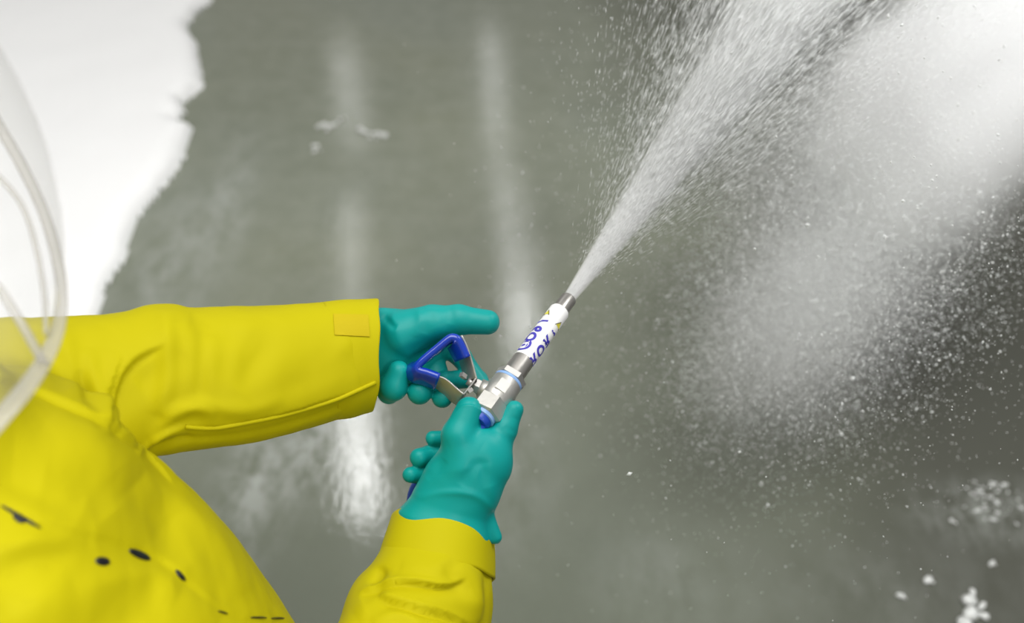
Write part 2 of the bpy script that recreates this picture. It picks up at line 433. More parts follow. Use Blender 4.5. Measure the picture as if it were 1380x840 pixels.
def hit(px, py, b=None):
    o = Vector((0, 0, CAM_H)); r = (b or bvh).ray_cast(o, (P(px, py, 1) - o).normalized()); return r[0], r[1]

# cuffs: turned cloth bands with thickness round the sleeve ends
def cuff(st, name, thick=.002, slant=0.0):
    b = bmesh.new(); s_ = catmull(st, 8); cs = [P(a[0], a[1], a[2]) for a in s_]
    A = [a[3] / FPX * a[2] for a in s_]; B = [a[4] / FPX * a[2] for a in s_]
    cs2 = cs + cs[::-1]; A2 = A + [x - thick for x in A[::-1]]; B2 = B + [x - thick for x in B[::-1]]
    fr = ring_frames(cs, Vector((0, SP, CP))); fr = fr + fr[::-1]; rings = []
    for i, (p, (t, u, w)) in enumerate(zip(cs2, fr)):
        r = []
        for q in range(96):
            a = 2 * math.pi * q / 96; ca, sa = math.cos(a), math.sin(a); e = 2 / 2.25
            ca = math.copysign(abs(ca) ** e, ca); sa = math.copysign(abs(sa) ** e, sa)
            wob = .0012 * math.sin(3 * a + 1) + .0008 * math.sin(7 * a)
            k_ = i if i < len(cs) else 2 * len(cs) - 1 - i
            r.append(b.verts.new(p + u * ca * A2[i] + w * sa * B2[i] + t * (wob + slant * ca * k_ / (len(cs) - 1))))
        rings.append(r)
    n = len(rings)
    for i in range(n):
        a_, b_ = rings[i], rings[(i + 1) % n]
        for q in range(96): b.faces.new((a_[q], a_[(q + 1) % 96], b_[(q + 1) % 96], b_[q]))
    return link(name, fin(b), YEL, person)
cuff([(440, 487, 1.433, 80, 68.5), (465, 484, 1.439, 80, 68), (484, 481.5, 1.444, 77.5, 66), (502, 479, 1.448, 75.5, 64)], 'cuff', slant=.011)
c2 = cuff([(588, 770, 1.430, 84, 78), (593, 735, 1.441, 79, 73), (597, 704, 1.452, 71, 68)], 'cuff', .0025)
cb = bmesh.new(); 
# stitched square patch and closing tab on the left cuff
cuffL = [o for o in person.children if o.name == 'cuff'][0]
bvc = BVHTree.FromPolygons([v.co.copy() for v in cuffL.data.vertices], [tuple(p.vertices) for p in cuffL.data.polygons])
def hit2(px, py):
    a, b_ = hit(px, py); c_, d_ = hit(px, py, bvc)
    if c_ is None or (a is not None and (a - Vector((0, 0, CAM_H))).length < (c_ - Vector((0, 0, CAM_H))).length): return a, b_
    return c_, d_
def surf_patch(quad, nu, nv, lift, thick, m, name, parent, edge=0):
    b = bmesh.new(); top = []; bot = []
    for i in range(nu + 1):
        u = i / nu; ra_, rb_ = [], []
        for j in range(nv + 1):
            v = j / nv; q = [(1 - u) * (1 - v) * quad[0][k] + u * (1 - v) * quad[1][k] + u * v * quad[2][k] + (1 - u) * v * quad[3][k] for k in (0, 1)]
            h_, n_ = hit2(*q)
            if h_ is None: h_, n_ = P(q[0], q[1], 1.4), Vector((0, -SP, CP))
            if n_.dot(Vector((0, 0, CAM_H)) - h_) < 0: n_ = -n_
            ra_.append(b.verts.new(h_ + n_ * (lift + thick))); rb_.append(b.verts.new(h_ + n_ * (lift - .001)))
        top.append(ra_); bot.append(rb_)
    for i in range(nu):
        for j in range(nv):
            b.faces.new((top[i][j], top[i + 1][j], top[i + 1][j + 1], top[i][j + 1])); b.faces.new((bot[i][j], bot[i][j + 1], bot[i + 1][j + 1], bot[i + 1][j]))
    for i in range(nu):
        for j in (0, nv): b.faces.new((top[i][j], top[i + 1][j], bot[i + 1][j], bot[i][j]))
    for j in range(nv):
        for i in (0, nu): b.faces.new((top[i][j], top[i][j + 1], bot[i][j + 1], bot[i][j]))
    o = link(name, fin(b), m, parent, smooth=False); return o
YEL2 = mat('yellow_patch_fabric', (.50, .395, .006), .6, spec=.12, bump=(300, .3, .0006))
pt = surf_patch([(449, 424), (496, 425), (498, 454), (451, 452)], 8, 6, .0004, .0009, YEL2, 'stitched_patch', person)

b = bmesh.new(); sp = []
for q in catmull([(506, 515), (470, 531), (440, 542), (380, 559), (330, 569), (290, 576), (250, 575)], 6):
    h_, n_2 = hit2(*q)
    if h_ is not None: sp.append(h_ + n_2 * (.0012 if n_2.dot(Vector((0, 0, CAM_H)) - h_) > 0 else -.0012))
for _ in range(3): sp = [sp[0]] + [(sp[i - 1] + sp[i] * 2 + sp[i + 1]) / 4 for i in range(1, len(sp) - 1)] + [sp[-1]]
loft(b, sp, [.0024] * len(sp), [.0017] * len(sp), seg=8); link('sleeve_seam', fin(b), YEL, person)
# black snaps, and black pads standing in for dark gaps of the front flap
def dark_pad(px, py, rx, ry, ang, name='snap_and_gap'):
    h_, n_ = hit(px, py)
    if h_ is None: return
    if n_.dot(Vector((0, 0, CAM_H)) - h_) < 0: n_ = -n_
    b = bmesh.new(); rs = []
    for (k0, hh_) in ((1.0, -.001), (1.0, .0008), (.75, .0016), (.3, .0018)):
        row = []
        for a in [2 * math.pi * i / 20 for i in range(20)]:
            u_, v_ = math.cos(a) * rx * k0, math.sin(a) * ry * k0; q, _ = hit(px + u_ * math.cos(ang) - v_ * math.sin(ang), py + u_ * math.sin(ang) + v_ * math.cos(ang))
            row.append(b.verts.new((q or h_) + n_ * hh_))
        rs.append(row)
    for a_, b_ in zip(rs, rs[1:]):
        for i in range(20): b.faces.new((a_[i], a_[(i + 1) % 20], b_[(i + 1) % 20], b_[i]))
    b.faces.new(rs[-1]); b.faces.new(rs[0][::-1])
    o = link(name, fin(b), SNAP_GAP, jacket); return o
dark_pad(138, 757, 10, 6, .15); dark_pad(188, 748, 16, 5, .42); dark_pad(26, 699, 10, 5.5, .5); dark_pad(28, 697, 32, 2.6, .52); dark_pad(243, 776, 10, 3.2, .85); dark_pad(348, 833, 11, 1.5, .02); dark_pad(374, 834, 9, 1.3, .0); dark_pad(300, 826, 7, 1.2, .3)

# gloves
def right_glove(X, Y, Z):
    palm = sd_chain(X, Y, Z, [(643, 622, -4, 49), (622, 655, 0, 53), (606, 684, 2, 52), (598, 708, 4, 65)], 8, .72)
    thumb = sd_chain(X, Y, Z, [(632, 553, -14, 18.5), (618, 588, -16, 23), (625, 628, -10, 34)], 6)
    index = sd_chain(X, Y, Z, [(693, 552.5, 2, 12.8), (680, 580, 2, 17), (658, 614, 6, 32)], 6)
    flare = sd_chain(X, Y, Z, [(648, 690, 8, 16), (667, 724, 12, 10)], 4)
    d = smin(palm, thumb, 9); d = smin(d, index, 7); d = smin(d, flare, 8)
    for ch in ([(583, 591, 30, 10.5), (606, 592, 42, 12), (640, 600, 40, 16)], [(565, 617, 24, 13.5), (580, 614, 40, 14), (640, 625, 46, 18)],
               [(553, 640, 24, 11), (570, 640, 38, 13), (630, 650, 46, 16)]):
        d = smin(d, sd_chain(X, Y, Z, ch, 4), 2)
    return d
gm = sdf_mesh(right_glove, (530, 520, -80), (725, 790, 90), 1.7, hand_map(1.42))
smooth_mesh(gm, 4)
relief(gm, [
 ('step', [(653, 556), (640, 547), (625, 546), (611, 556)], 4, -1.6),
 ('ridge', [(622, 655), (634, 636), (648, 628), (660, 655)], 9, -2.5),
 ('ridge', [(600, 620), (590, 632), (575, 645)], 6, -1.6),
 ('ridge', [(655, 625), (662, 660), (668, 690)], 8, 2.0),
 ('ridge', [(560, 672), (600, 664), (640, 668), (668, 690)], 5, 1.6),
 ('ridge', [(688, 560), (700, 568)], 3, -.6), ('ridge', [(680, 575), (697, 585)], 4, -.8),
 ('ridge', [(604, 600), (630, 590), (650, 600)], 14, 1.2)])
cloth_noise(gm, .0008, 90, 5); smooth_mesh(gm, 1)
gr = link('glove', gm, TEAL, person)
def left_glove(X, Y, Z):
    palm = sd_chain(X, Y, Z, [(470, 475, 28, 52), (520, 470, 30, 54), (556, 466, 36, 44), (582, 456, 38, 32)], 8, .6)
    thumb = sd_chain(X, Y, Z, [(657, 434.5, 2, 17), (618, 431, 4, 19.5), (582, 437, 8, 25), (545, 452, 18, 36)], 7)
    d = smin(palm, thumb, 8)
    index = sd_chain(X, Y, Z, [(585, 452, 40, 20), (622, 482, 44, 14), (648, 520, 36, 13)], 4)
    itip = sd_chain(X, Y, Z, [(646, 512, 42, 12), (615, 512, 34, 12), (599, 510, 14, 10.5)], 4)
    d = smin(d, smin(index, itip, 3), 6)
    for ch in ([(596, 536, 0, 14.5), (598, 528, 24, 14), (580, 478, 46, 17)], [(565.5, 529, -6, 17), (566, 522, 22, 16), (560, 478, 44, 19)],
               [(537, 501, -16, 15), (530, 522, -12, 18.5), (524, 529, 4, 15), (528, 500, 36, 20)]):
        d = smin(d, sd_chain(X, Y, Z, ch, 4), 2)
    return d
gm = sdf_mesh(left_glove, (455, 385, -60), (690, 575, 100), 1.7, hand_map(1.45))
smooth_mesh(gm, 4)
relief(gm, [
 ('ridge', [(516, 425), (526, 437), (534, 442)], 5, -2.5),
 ('ridge', [(575, 413), (580, 430), (572, 450)], 8, -1.6),
 ('ridge', [(562, 412), (566, 432), (560, 455)], 7, 1.3),
 ('ridge', [(604, 414), (608, 424), (605, 436)], 6, -1.0),
 ('ridge', [(530, 480), (560, 470), (600, 452)], 10, -1.5)])
cloth_noise(gm, .0007, 90, 9); smooth_mesh(gm, 1)
gl = link('glove', gm, TEAL, person)

# head inside the hood (left of the picture), face shield, trousers, boots
hc = C3(-.575, .03, 1.0)
def head_fn(X, Y, Z):       # metres x100: X forward, Y left, Z up
    sk = np.sqrt((X / 9.6) ** 2 + (Y / 7.6) ** 2 + ((Z - 2) / 10.5) ** 2) * 8.5 - 8.5
    jaw = np.sqrt(((X - 3.2) / 6.0) ** 2 + (Y / 5.6) ** 2 + ((Z + 6) / 6.2) ** 2) * 6 - 6
    d = smin(sk, jaw, 3)
    d = smin(d, sd_chain(X, Y, Z, [(9.3, 0, 1.5, .7), (11.2, 0, -2.2, 1.2)], 1), 1.2)
    d = smin(d, sd_chain(X, Y, Z, [(8.3, -1.8, -5.6, .7), (9.3, 0, -5.5, .8), (8.3, 1.8, -5.6, .7)], 1), .8)
    for s_ in (-1, 1):
        d = smin(d, sd_chain(X, Y, Z, [(0, 7.6 * s_, 1.5, 1.6), (.3, 7.4 * s_, -2, 1.1)], 1), .8)
        d = smin(d, sd_chain(X, Y, Z, [(8.2, 1.2 * s_, 2.9, .8), (7.4, 4.6 * s_, 2.8, .7)], 1), 1.0)
        d = -smin(-d, np.sqrt((X - 9.4) ** 2 + (Y - 3.1 * s_) ** 2 + (Z - .6) ** 2) - 1.5, .8)
    return smin(d, sd_chain(X, Y, Z, [(-1, 0, -6, 5.4), (-2.5, 0, -15, 5.6)], 1), 2)
yaw = math.radians(25); fw = Vector((math.cos(yaw), math.sin(yaw), -.25)).normalized(); lf = Vector((0, 0, 1)).cross(fw).normalized(); upw = fw.cross(lf)
def hm(v): return np.array(hc)[None] + (v[:, :1] * np.array(fw) + v[:, 1:2] * np.array(lf) + v[:, 2:3] * np.array(upw)) * .01
hmsh = sdf_mesh(head_fn, (-12, -11, -21), (15, 11, 14), .45, hm); smooth_mesh(hmsh, 2)
head = link('head', hmsh, SKIN, person)
for s_ in (-1, 1):
    b = bmesh.new(); bmesh.ops.create_uvsphere(b, u_segments=16, v_segments=10, radius=.0125, matrix=Matrix.Translation(hc + (fw * 8.0 + lf * 3.1 * s_ + upw * .6) * .01)); e = link('eye', fin(b), EYE, head)
def hood_fn(X, Y, Z):
    a = np.sqrt((X / 11.5) ** 2 + (Y / 10) ** 2 + ((Z - 1.5) / 13) ** 2) * 11 - 11
    a = smin(a, sd_chain(X, Y, Z, [(-2, 0, -8, 9), (-3, 0, -17, 11)], 2), 4)
    inn = np.sqrt(((X - 3) / 11.5) ** 2 + (Y / 8.6) ** 2 + ((Z - 0) / 11.6) ** 2) * 10 - 10
    inn = smin(inn, sd_chain(X, Y, Z, [(0, 0, -5, 6.6), (-1, 0, -20, 7)], 2), 2)
    return np.maximum(a, -inn)
hd = sdf_mesh(hood_fn, (-17, -14, -30), (16, 14, 17), .55, hm); smooth_mesh(hd, 2)
hood = link('hood', hd, YEL, person)

SH = bpy.data.materials.new('clear_plastic'); SH.use_nodes = True; n_ = SH.node_tree
b_ = n_.nodes['Principled BSDF']; b_.inputs['Base Color'].default_value = (.75, .76, .74, 1); b_.inputs['Roughness'].default_value = .12
tr_ = n_.nodes.new('ShaderNodeBsdfTransparent'); mx = n_.nodes.new('ShaderNodeMixShader'); mx.inputs[0].default_value = .10
n_.links.new(tr_.outputs[0], mx.inputs[1]); n_.links.new(b_.outputs[0], mx.inputs[2]); n_.links.new(mx.outputs[0], n_.nodes['Material Output'].inputs[0])
RIM = SH.copy(); RIM.name = 'milky_plastic_rim'; RIM.node_tree.nodes['Mix Shader'].inputs[0].default_value = .5
RIM.node_tree.nodes['Principled BSDF'].inputs['Base Color'].default_value = (.50, .48, .43, 1)
rimpts = catmull([(-110, 40, 1.12), (-45, 100, 1.08), (0, 172, 1.05), (34, 232, 1.03), (60, 290, 1.02), (76, 345, 1.0), (83, 395, .98), (76, 448, .95), (52, 498, .92), (12, 550, .89), (-60, 625, .86), (-130, 660, .86)], 6)
rim3 = [P(*q) for q in rimpts]
b = bmesh.new(); cs = rim3
loft(b, cs, [.0045 + .004 * max(0, min(1, (i - 36) / 16)) for i in range(len(cs))], [.0022] * len(cs), upv=Vector((1, 0, 0)), seg=12)
in3 = [P(*q) for q in catmull([(-60, 190, 1.02), (0, 240, 1.0), (32, 282, .99), (50, 340, .98), (60, 400, .96), (62, 450, .94)], 6)]
loft(b, in3, [.0022] * len(in3), [.0016] * len(in3), upv=Vector((1, 0, 0)), seg=10)
in4 = [P(*q) for q in catmull([(-60, 330, .97), (-5, 385, .96), (28, 435, .95), (52, 478, .93), (60, 490, .92)], 6)]
loft(b, in4, [.0035] * len(in4), [.0016] * len(in4), upv=Vector((1, 0, 0)), seg=10)
topc = [p * .72 + (hc + fw * .05) * .28 + upw * .15 for p in cs]
b2 = bmesh.new(); rows = []
for k in range(9):
    t = k / 8; rows.append([p.lerp(q, t) + (p - hc).normalized() * .02 * math.sin(math.pi * t) for p, q in zip(cs, topc)])
vv = [[b2.verts.new(p) for p in r] for r in rows]; vi = [[b2.verts.new(p + (hc - p).normalized() * .0015) for p in r] for r in rows]
for k in range(8):
    for i in range(len(cs) - 1):
        b2.faces.new((vv[k][i], vv[k][i + 1], vv[k + 1][i + 1], vv[k + 1][i])); b2.faces.new((vi[k][i], vi[k + 1][i], vi[k + 1][i + 1], vi[k][i + 1]))
for i in range(len(cs) - 1):
    for k in (0, 8): b2.faces.new((vv[k][i], vv[k][i + 1], vi[k][i + 1], vi[k][i]))
shield = link('face_shield', fin(b2), SH, person)
link('shield_rim', fin(b), RIM, shield)

b = bmesh.new()
loft(b, [Vector((-.40, .71, z)) for z in (.78, .68, .60, .55)], [.19, .20, .20, .17], [.18, .18, .17, .15], upv=Vector((1, 0, 0)), seg=40)
for (x0, y0, x1, y1) in ((-.42, .84, -.36, .93), (-.40, .60, -.46, .52)):
    loft(b, [Vector((x0, y0, .70)), Vector((x0, y0, .55)), Vector(((x0 + x1) / 2, (y0 + y1) / 2, .38)), Vector((x1, y1, .16))], [.10, .10, .085, .075], [.10, .10, .085, .075], upv=Vector((1, 0, 0)), seg=32)
tm = remesh(fin(b), .008); smooth_mesh(tm, 6); cloth_noise(tm, .005, 30, 2); link('trousers', tm, YEL, person)
for (x1, y1) in ((-.36, .93), (-.46, .52)):
    b = bmesh.new()
    loft(b, [Vector((x1, y1, z)) for z in (.34, .30, .2, .1, .045)], [.095, .085, .075, .07, .06], [.09, .08, .068, .06, .052], upv=Vector((1, 0, 0)), seg=28)
    loft(b, [Vector((x1 - .075 + u * .31, y1, .046 + .012 * (1 - u))) for u in (0, .2, .45, .7, .9, 1)], [.045, .05, .048, .045, .04, .03], [.035, .042, .042, .05, .045, .03], seg=24)
    bm2 = remesh(fin(b), .006); smooth_mesh(bm2, 5); co = vco(bm2); co[:, 2] = np.maximum(co[:, 2], .001); setco(bm2, co); link('boot', bm2, BOOT, person)

# ------------------------------------------------------------------ spray lance
LA = Vector((.51, .671, .537)).normalized(); NZ = Vector(((767 - 690) / FPX * 1.52, 18 / FPX * 1.52, 1.52))
def AX(t): q = NZ - LA * t; return to_world(*q)
LW = (AX(0) - AX(1)).normalized()
lance = thing('spray_lance', 'steel pressure washer lance with white printed sleeve and blue ball-valve grip', 'spray lance', AX(.15))
side = LW.cross(Vector((0, 0, 1))).normalized()
toCam = (Vector((0, 0, CAM_H)) - AX(.1)); toCam = (toCam - LW * toCam.dot(LW)).normalized(); rgt = LW.cross(toCam).normalized()
def lathe(name, prof, m, seg=40, parent=lance, smooth=True, rot=0, o=None):
    b = bmesh.new(); rs = []
    for (t, r) in prof:
        rs.append([b.verts.new(AX(t) + (toCam * math.cos(a + rot) + rgt * math.sin(a + rot)) * r) for a in [2 * math.pi * i / seg for i in range(seg)]])
    for a_, b_ in zip(rs, rs[1:]):
        for i in range(seg): b.faces.new((a_[i], a_[(i + 1) % seg], b_[(i + 1) % seg], b_[i]))
    b.faces.new(rs[0][::-1]); b.faces.new(rs[-1])
    ob = link(name, fin(b), m, parent, smooth=False)
    if smooth: 
        me_ = ob.data; me_.polygons.foreach_set('use_smooth', [len(p.vertices) == 4 for p in me_.polygons]); me_.set_sharp_from_angle(angle=math.radians(35)) if hasattr(me_, 'set_sharp_from_angle') else None
    return ob
lathe('nozzle', [(.0125, .004), (.002, .004), (0, .0068), (0, .0090), (.0012, .0097), (.03, .0100)], DARKST)
lathe('lance_tube', [(.10, .0105), (.101, .0125), (.1275, .0130), (.150, .0130)], DARKST)
sleeve = lathe('printed_sleeve', [(.0225, .0098), (.0220, .0112), (.024, .0122), (.06, .0124), (.106, .0127), (.1080, .0122), (.1080, .0098)], WHITEL)
lathe('lock_nut', [(.131, .0145), (.1325, .0185), (.1395, .0185), (.141, .0150)], STEEL, seg=6, smooth=False, rot=.35)
lathe('seal_ring', [(.1395, .0150), (.1405, .0172), (.1435, .0172), (.145, .015)], LBLUE)
lathe('valve_body', [(.143, .0150), (.1440, .0172), (.152, .0176), (.156, .0186), (.170, .0188), (.174, .0175), (.1745, .0176)], CAST, seg=36)
lathe('hex_end', [(.1730, .0165), (.1745, .0200), (.1930, .0200), (.1950, .0165)], CAST, seg=6, smooth=False, rot=.12)
lathe('hose_seal', [(.194, .0120), (.195, .0150), (.199, .0150), (.2, .012)], LBLUE)
lathe('hose_fitting', [(.1985, .0130), (.204, .0130), (.207, .0110)], HOSEB)
# cast flat on the valve body
def box_at(c_, ax, ay, az, sx, sy, sz, m, name, parent=lance, bev=.0008):
    b = bmesh.new(); bmesh.ops.create_cube(b, size=1)
    bmesh.ops.scale(b, vec=(sx, sy, sz), verts=b.verts); bmesh.ops.bevel(b, geom=b.edges[:], offset=bev, segments=2, affect='EDGES')
    M = Matrix((ax, ay, az)).transposed().to_4x4(); M.translation = c_; b.transform(M); return link(name, fin(b), m, parent, smooth=False)
box_at(AX(.160) + toCam * .0145 - rgt * .002, rgt, LW, toCam, .013, .016, .010, CAST, 'cast_pad')
# stem towards the grip
dS = 1.432
def Pg(px, py, dz=0): return P(px, py, dS + dz)
b = bmesh.new(); tube(b, [Pg(668, 532, .004), Pg(655, 526), Pg(646, 522)], [.0115, .0105, .0100], n=0, seg=28); link('valve_stem', fin(b), CAST, lance)
b = bmesh.new(); tube(b, [Pg(647, 522.5), Pg(640, 519)], .0088, n=0, seg=6); link('gland_nut', fin(b), STEEL, lance, smooth=False)
b = bmesh.new(); tube(b, [Pg(640, 519), Pg(630, 513)], .0048, n=0, seg=12); link('spindle', fin(b), STEEL, lance)
b = bmesh.new(); tube(b, [Pg(643, 520), Pg(637.5, 517.5)], .0072, n=0, seg=6); link('washer', fin(b), DARKST, lance, smooth=False)
b = bmesh.new(); tube(b, [Pg(627, 508.5, -.010), Pg(621.5, 504.5, -.014)], .0036, n=0, seg=4); link('square_bolt', fin(b), STEEL, lance, smooth=False)
b = bmesh.new(); tube(b, [Pg(636, 524.5, -.010), Pg(630.5, 528.5, -.013)], .0030, n=0, seg=4); link('stop_pin', fin(b), STEEL, lance, smooth=False)
# bent strap, near edge followed by far edge
def strap(pts, far, half, m, name, seg=14, n=6, near_d=-.012, depth=.020, rn=None):
    """pts: near edge in px; the strap reaches back by depth metres; half: half thickness m; rounded section"""
    q = catmull([(a, b_, 0) for a, b_ in pts], n); nr_ = [Pg(a[0], a[1], near_d) for a in q]; fr_ = [Pg(a[0] + far[0], a[1] + far[1], near_d + depth) for a in q]
    b = bmesh.new(); rings = []
    for i in range(len(q)):
        t = (nr_[min(i + 1, len(q) - 1)] - nr_[max(i - 1, 0)]).normalized(); w = (fr_[i] - nr_[i]); wl = w.length; w = (w - t * w.dot(t)).normalized(); u = t.cross(w); r = []
        for k in range(seg):
            a = 2 * math.pi * k / seg
            off = 0 if math.cos(a) > 0 else wl
            r.append(b.verts.new(nr_[i] + w * (off - math.cos(a) * half) + u * math.sin(a) * half))
        rings.append(r)
    for a_, b_ in zip(rings, rings[1:]):
        for k in range(seg): b.faces.new((a_[k], a_[(k + 1) % seg], b_[(k + 1) % seg], b_[k]))
    b.faces.new(rings[0][::-1]); b.faces.new(rings[-1]); return link(name, fin(b), m, lance)
strap([(582, 506), (600, 511), (622, 529.5), (627, 529), (640, 512), (641, 507), (631, 472), (622, 452)], (-11, 13), .0011, STEEL, 'steel_strap', n=5)
grip = strap([(592, 508.5), (584, 505.5), (574, 502), (566, 500), (562, 497), (564, 492), (572, 484), (590, 469), (604, 457.5), (610, 455), (616, 457), (620, 463), (625, 473), (629, 482)], (-9, 10), .0046, BLUE, 'grip_loop', n=3, near_d=-.017, depth=.016)

# printing on the sleeve: characters wrapped round the tube
def glyph(text, t, ang, size, m, name, squash=1.0, turn=0):
    cu = bpy.data.curves.new('g', 'FONT'); cu.body = text; cu.size = 1; cu.align_x = 'CENTER'; cu.align_y = 'CENTER'; cu.offset = .04
    o = bpy.data.objects.new('g', cu); COL.objects.link(o); dg = bpy.context.evaluated_depsgraph_get(); me_ = bpy.data.meshes.new_from_object(o.evaluated_get(dg)); bpy.data.objects.remove(o)
    b = bmesh.new(); b.from_mesh(me_); bmesh.ops.triangulate(b, faces=b.faces); bmesh.ops.subdivide_edges(b, edges=b.edges[:], cuts=1)
    for v in b.verts:
        x, y = v.co.x, v.co.y; cx_, sx_ = math.cos(turn), math.sin(turn); x, y = x * cx_ - y * sx_, x * sx_ + y * cx_
        tt = t - x * size; a = ang + y * size * squash / .0126; R_ = .0129
        v.co = AX(tt) + (toCam * math.cos(a) + rgt * math.sin(a)) * R_
    return link(name, fin(b), m, sleeve, smooth=False)
def tri(t, ang, size):
    b = bmesh.new(); R_ = .0129
    def v(tt, aa, R=R_): return b.verts.new(AX(t + tt * size) + (toCam * math.cos(ang + aa * size / .0126) + rgt * math.sin(ang + aa * size / .0126)) * R)
    b.faces.new((v(-.5, 0), v(.5, -.6), v(.5, .6))); link('warning_triangle', fin(b), DINK, sleeve, smooth=False)
    b = bmesh.new(); R_ = .0131
    def v(tt, aa, R=.0131): return b.verts.new(AX(t + tt * size) + (toCam * math.cos(ang + aa * size / .0126) + rgt * math.sin(ang + aa * size / .0126)) * R)
    b.faces.new((v(-.3, 0), v(.4, -.42), v(.4, .42))); link('triangle_face', fin(b), YINK, sleeve, smooth=False)
SG = -1 if (P(700, 450, 1.4) - P(690, 440, 1.4)).dot(rgt) < 0 else 1      # which way round is the lower right
for k, ch in enumerate('@O9/'):
    glyph(ch, .094 - k * .0135, -SG * .95, .0185, INK, 'letter')
for k, ch in enumerate('ROR?'):
    glyph(ch, .103 - k * .0150, SG * .80, .0175 if k < 3 else .012, INK, 'letter')
tri(.0385, -SG * 1.0, .0085); tri(.0445, SG * .80, .0095)

# hose: from the fitting through the hand, out below the wrist and down to the floor
b = bmesh.new(); e1 = AX(.245)
hp = [AX(.205), P(643, 588, 1.425), P(622, 612, 1.455), P(590, 640, 1.47), P(563, 662, 1.475), P(560, 720, 1.50), P(565, 790, 1.54), P(575, 900, 1.65), P(600, 1150, 1.9)]
g0 = P(600, 1150, 1.9); hp += [Vector((g0.x + .02, g0.y - .05, .35)), Vector((g0.x + .05, g0.y - .15, .10)), Vector((g0.x - .05, g0.y - .45, .012)), Vector((g0.x - .5, g0.y - 1.0, .012)), Vector((g0.x - 1.3, g0.y - 1.6, .012))]
tube(b, hp, .0105, n=10)
hose = tag(link('hose', fin(b), HOSEB), 'blue rubber hose leaving the gripped valve below the near wrist', 'hose')

# ------------------------------------------------------------------ foam on the floor
def poly_sd(X, Y, poly):
    d = np.full(X.shape, 1e9); ins = np.zeros(X.shape, bool); n = len(poly)
    for i in range(n):
        a, b_ = poly[i], poly[(i + 1) % n]; ex, ey = b_[0] - a[0], b_[1] - a[1]; wx, wy = X - a[0], Y - a[1]
        t = np.clip((wx * ex + wy * ey) / (ex * ex + ey * ey), 0, 1); d = np.minimum(d, np.hypot(wx - t * ex, wy - t * ey))
        c1 = (a[1] <= Y) & (b_[1] > Y); c2_ = (a[1] > Y) & (b_[1] <= Y); s_ = ex * wy - ey * wx; ins ^= (c1 & (s_ > 0)) | (c2_ & (s_ < 0))
    return np.where(ins, -d, d)
def vnoise(X, Y, f, seed):
    rng = np.random.RandomState(seed); v = np.zeros(X.shape)
    for k in range(14):
        a = rng.rand() * 6.28; g = f * (.5 + 1.3 * rng.rand()); b_ = rng.rand() * 6.28; 
        v += np.sin((X * math.cos(a) + Y * math.sin(a)) * g + 1.7 * np.sin((X * math.sin(b_) - Y * math.cos(b_)) * g * .6 + k) + rng.rand() * 6.28)
    return v / 14
def foam_sheet(outline, name, h, step, rnd, amp=.3, seed=1):
    poly = [tuple(F(px, py).xy) for px, py in outline]; xs = [p[0] for p in poly]; ys = [p[1] for p in poly]
    gx = np.arange(min(xs) - .05, max(xs) + .05, step); gy = np.arange(min(ys) - .05, max(ys) + .05, step)
    X, Y = np.meshgrid(gx, gy, indexing='ij'); sd = poly_sd(X, Y, poly) + vnoise(X, Y, 40, seed + 3) * rnd * .2
    u = np.clip(-sd / rnd, 0, 1); H = h * np.sqrt(1 - (1 - u) ** 2) * (1 + amp * vnoise(X, Y, 5, seed) + amp * .4 * vnoise(X, Y, 16, seed + 1) + amp * .12 * vnoise(X, Y, 60, seed + 2))
    keep = sd < step; idx = -np.ones(X.shape, int); idx[keep] = np.arange(keep.sum()); Z = np.where(sd < 0, np.maximum(H, .0), 0) + .0005
    vs = np.stack([X[keep], Y[keep], Z[keep]], 1)
    q = keep[:-1, :-1] & keep[1:, :-1] & keep[1:, 1:] & keep[:-1, 1:]; i, j = np.nonzero(q)
    fs = np.stack([idx[i, j], idx[i + 1, j], idx[i + 1, j + 1], idx[i, j + 1]], 1)
    return link(name, mesh_from(vs.tolist(), fs.tolist(), name), FOAM)
fo = foam_sheet([(290, -40), (285, 0), (262, 22), (250, 40), (262, 58), (268, 85), (272, 118), (258, 132), (246, 140), (248, 152), (236, 167), (256, 174), (256, 185), (246, 205), (244, 216), (228, 243), (210, 268), (184, 298), (174, 320),
                 (166, 352), (150, 375), (138, 392), (134, 420), (110, 470), (60, 560), (-60, 640), (-330, 600), (-480, 300), (-420, -40), (-300, -260), (100, -330), (330, -260)], 'foam_blanket', .05, .0085, .07)
tag(fo, 'thick white foam blanket with a ragged edge on the wet floor', 'foam', 'stuff')

def clump(pts, name, label, seed, scale=1.0):
    rng = random.Random(seed); b = bmesh.new()
    for (px, py, r) in pts:
        r *= .72
        q = F(px, py); bmesh.ops.create_icosphere(b, subdivisions=2, radius=1, matrix=Matrix.Translation((q.x, q.y, r * .35)) @ Matrix.Rotation(rng.random() * 6, 4, 'Z') @ Matrix.Diagonal((r, r * (1 + rng.random()), r * .7, 1)))
    for v in b.verts: v.co += Vector(mnoise.noise_vector(v.co * 60)) * .003; v.co.z = max(v.co.z, .0005)
    o = link(name, fin(b), FROTH); tag(o, label, 'foam'); return o
clump([(487, 177, .016), (495, 180, .012), (503, 181, .010), (511, 182, .013), (518, 184, .017), (499, 186, .008), (507, 187, .009)], 'foam_clump', 'small foam clump beside the lamp reflection, bright at both ends', 1)
clump([(430, 171, .012), (437, 169, .015), (445, 171, .014), (452, 168, .010), (458, 163, .009), (464, 160, .007), (441, 176, .008)], 'foam_clump', 'thin foam clump just below the double lamp reflection', 2)
clump([(425, 198, .013), (424, 205, .008), (431, 203, .006)], 'foam_clump', 'tiny foam dab below the two larger clumps', 3)
clump([(1305, 812, .020), (1308, 830, .024), (1300, 845, .022), (1322, 818, .010), (1326, 832, .012), (1310, 800, .010), (1288, 850, .012)], 'foam_clump', 'pale foam clump at the lower edge of the picture on dark floor', 4)
bp_ = []
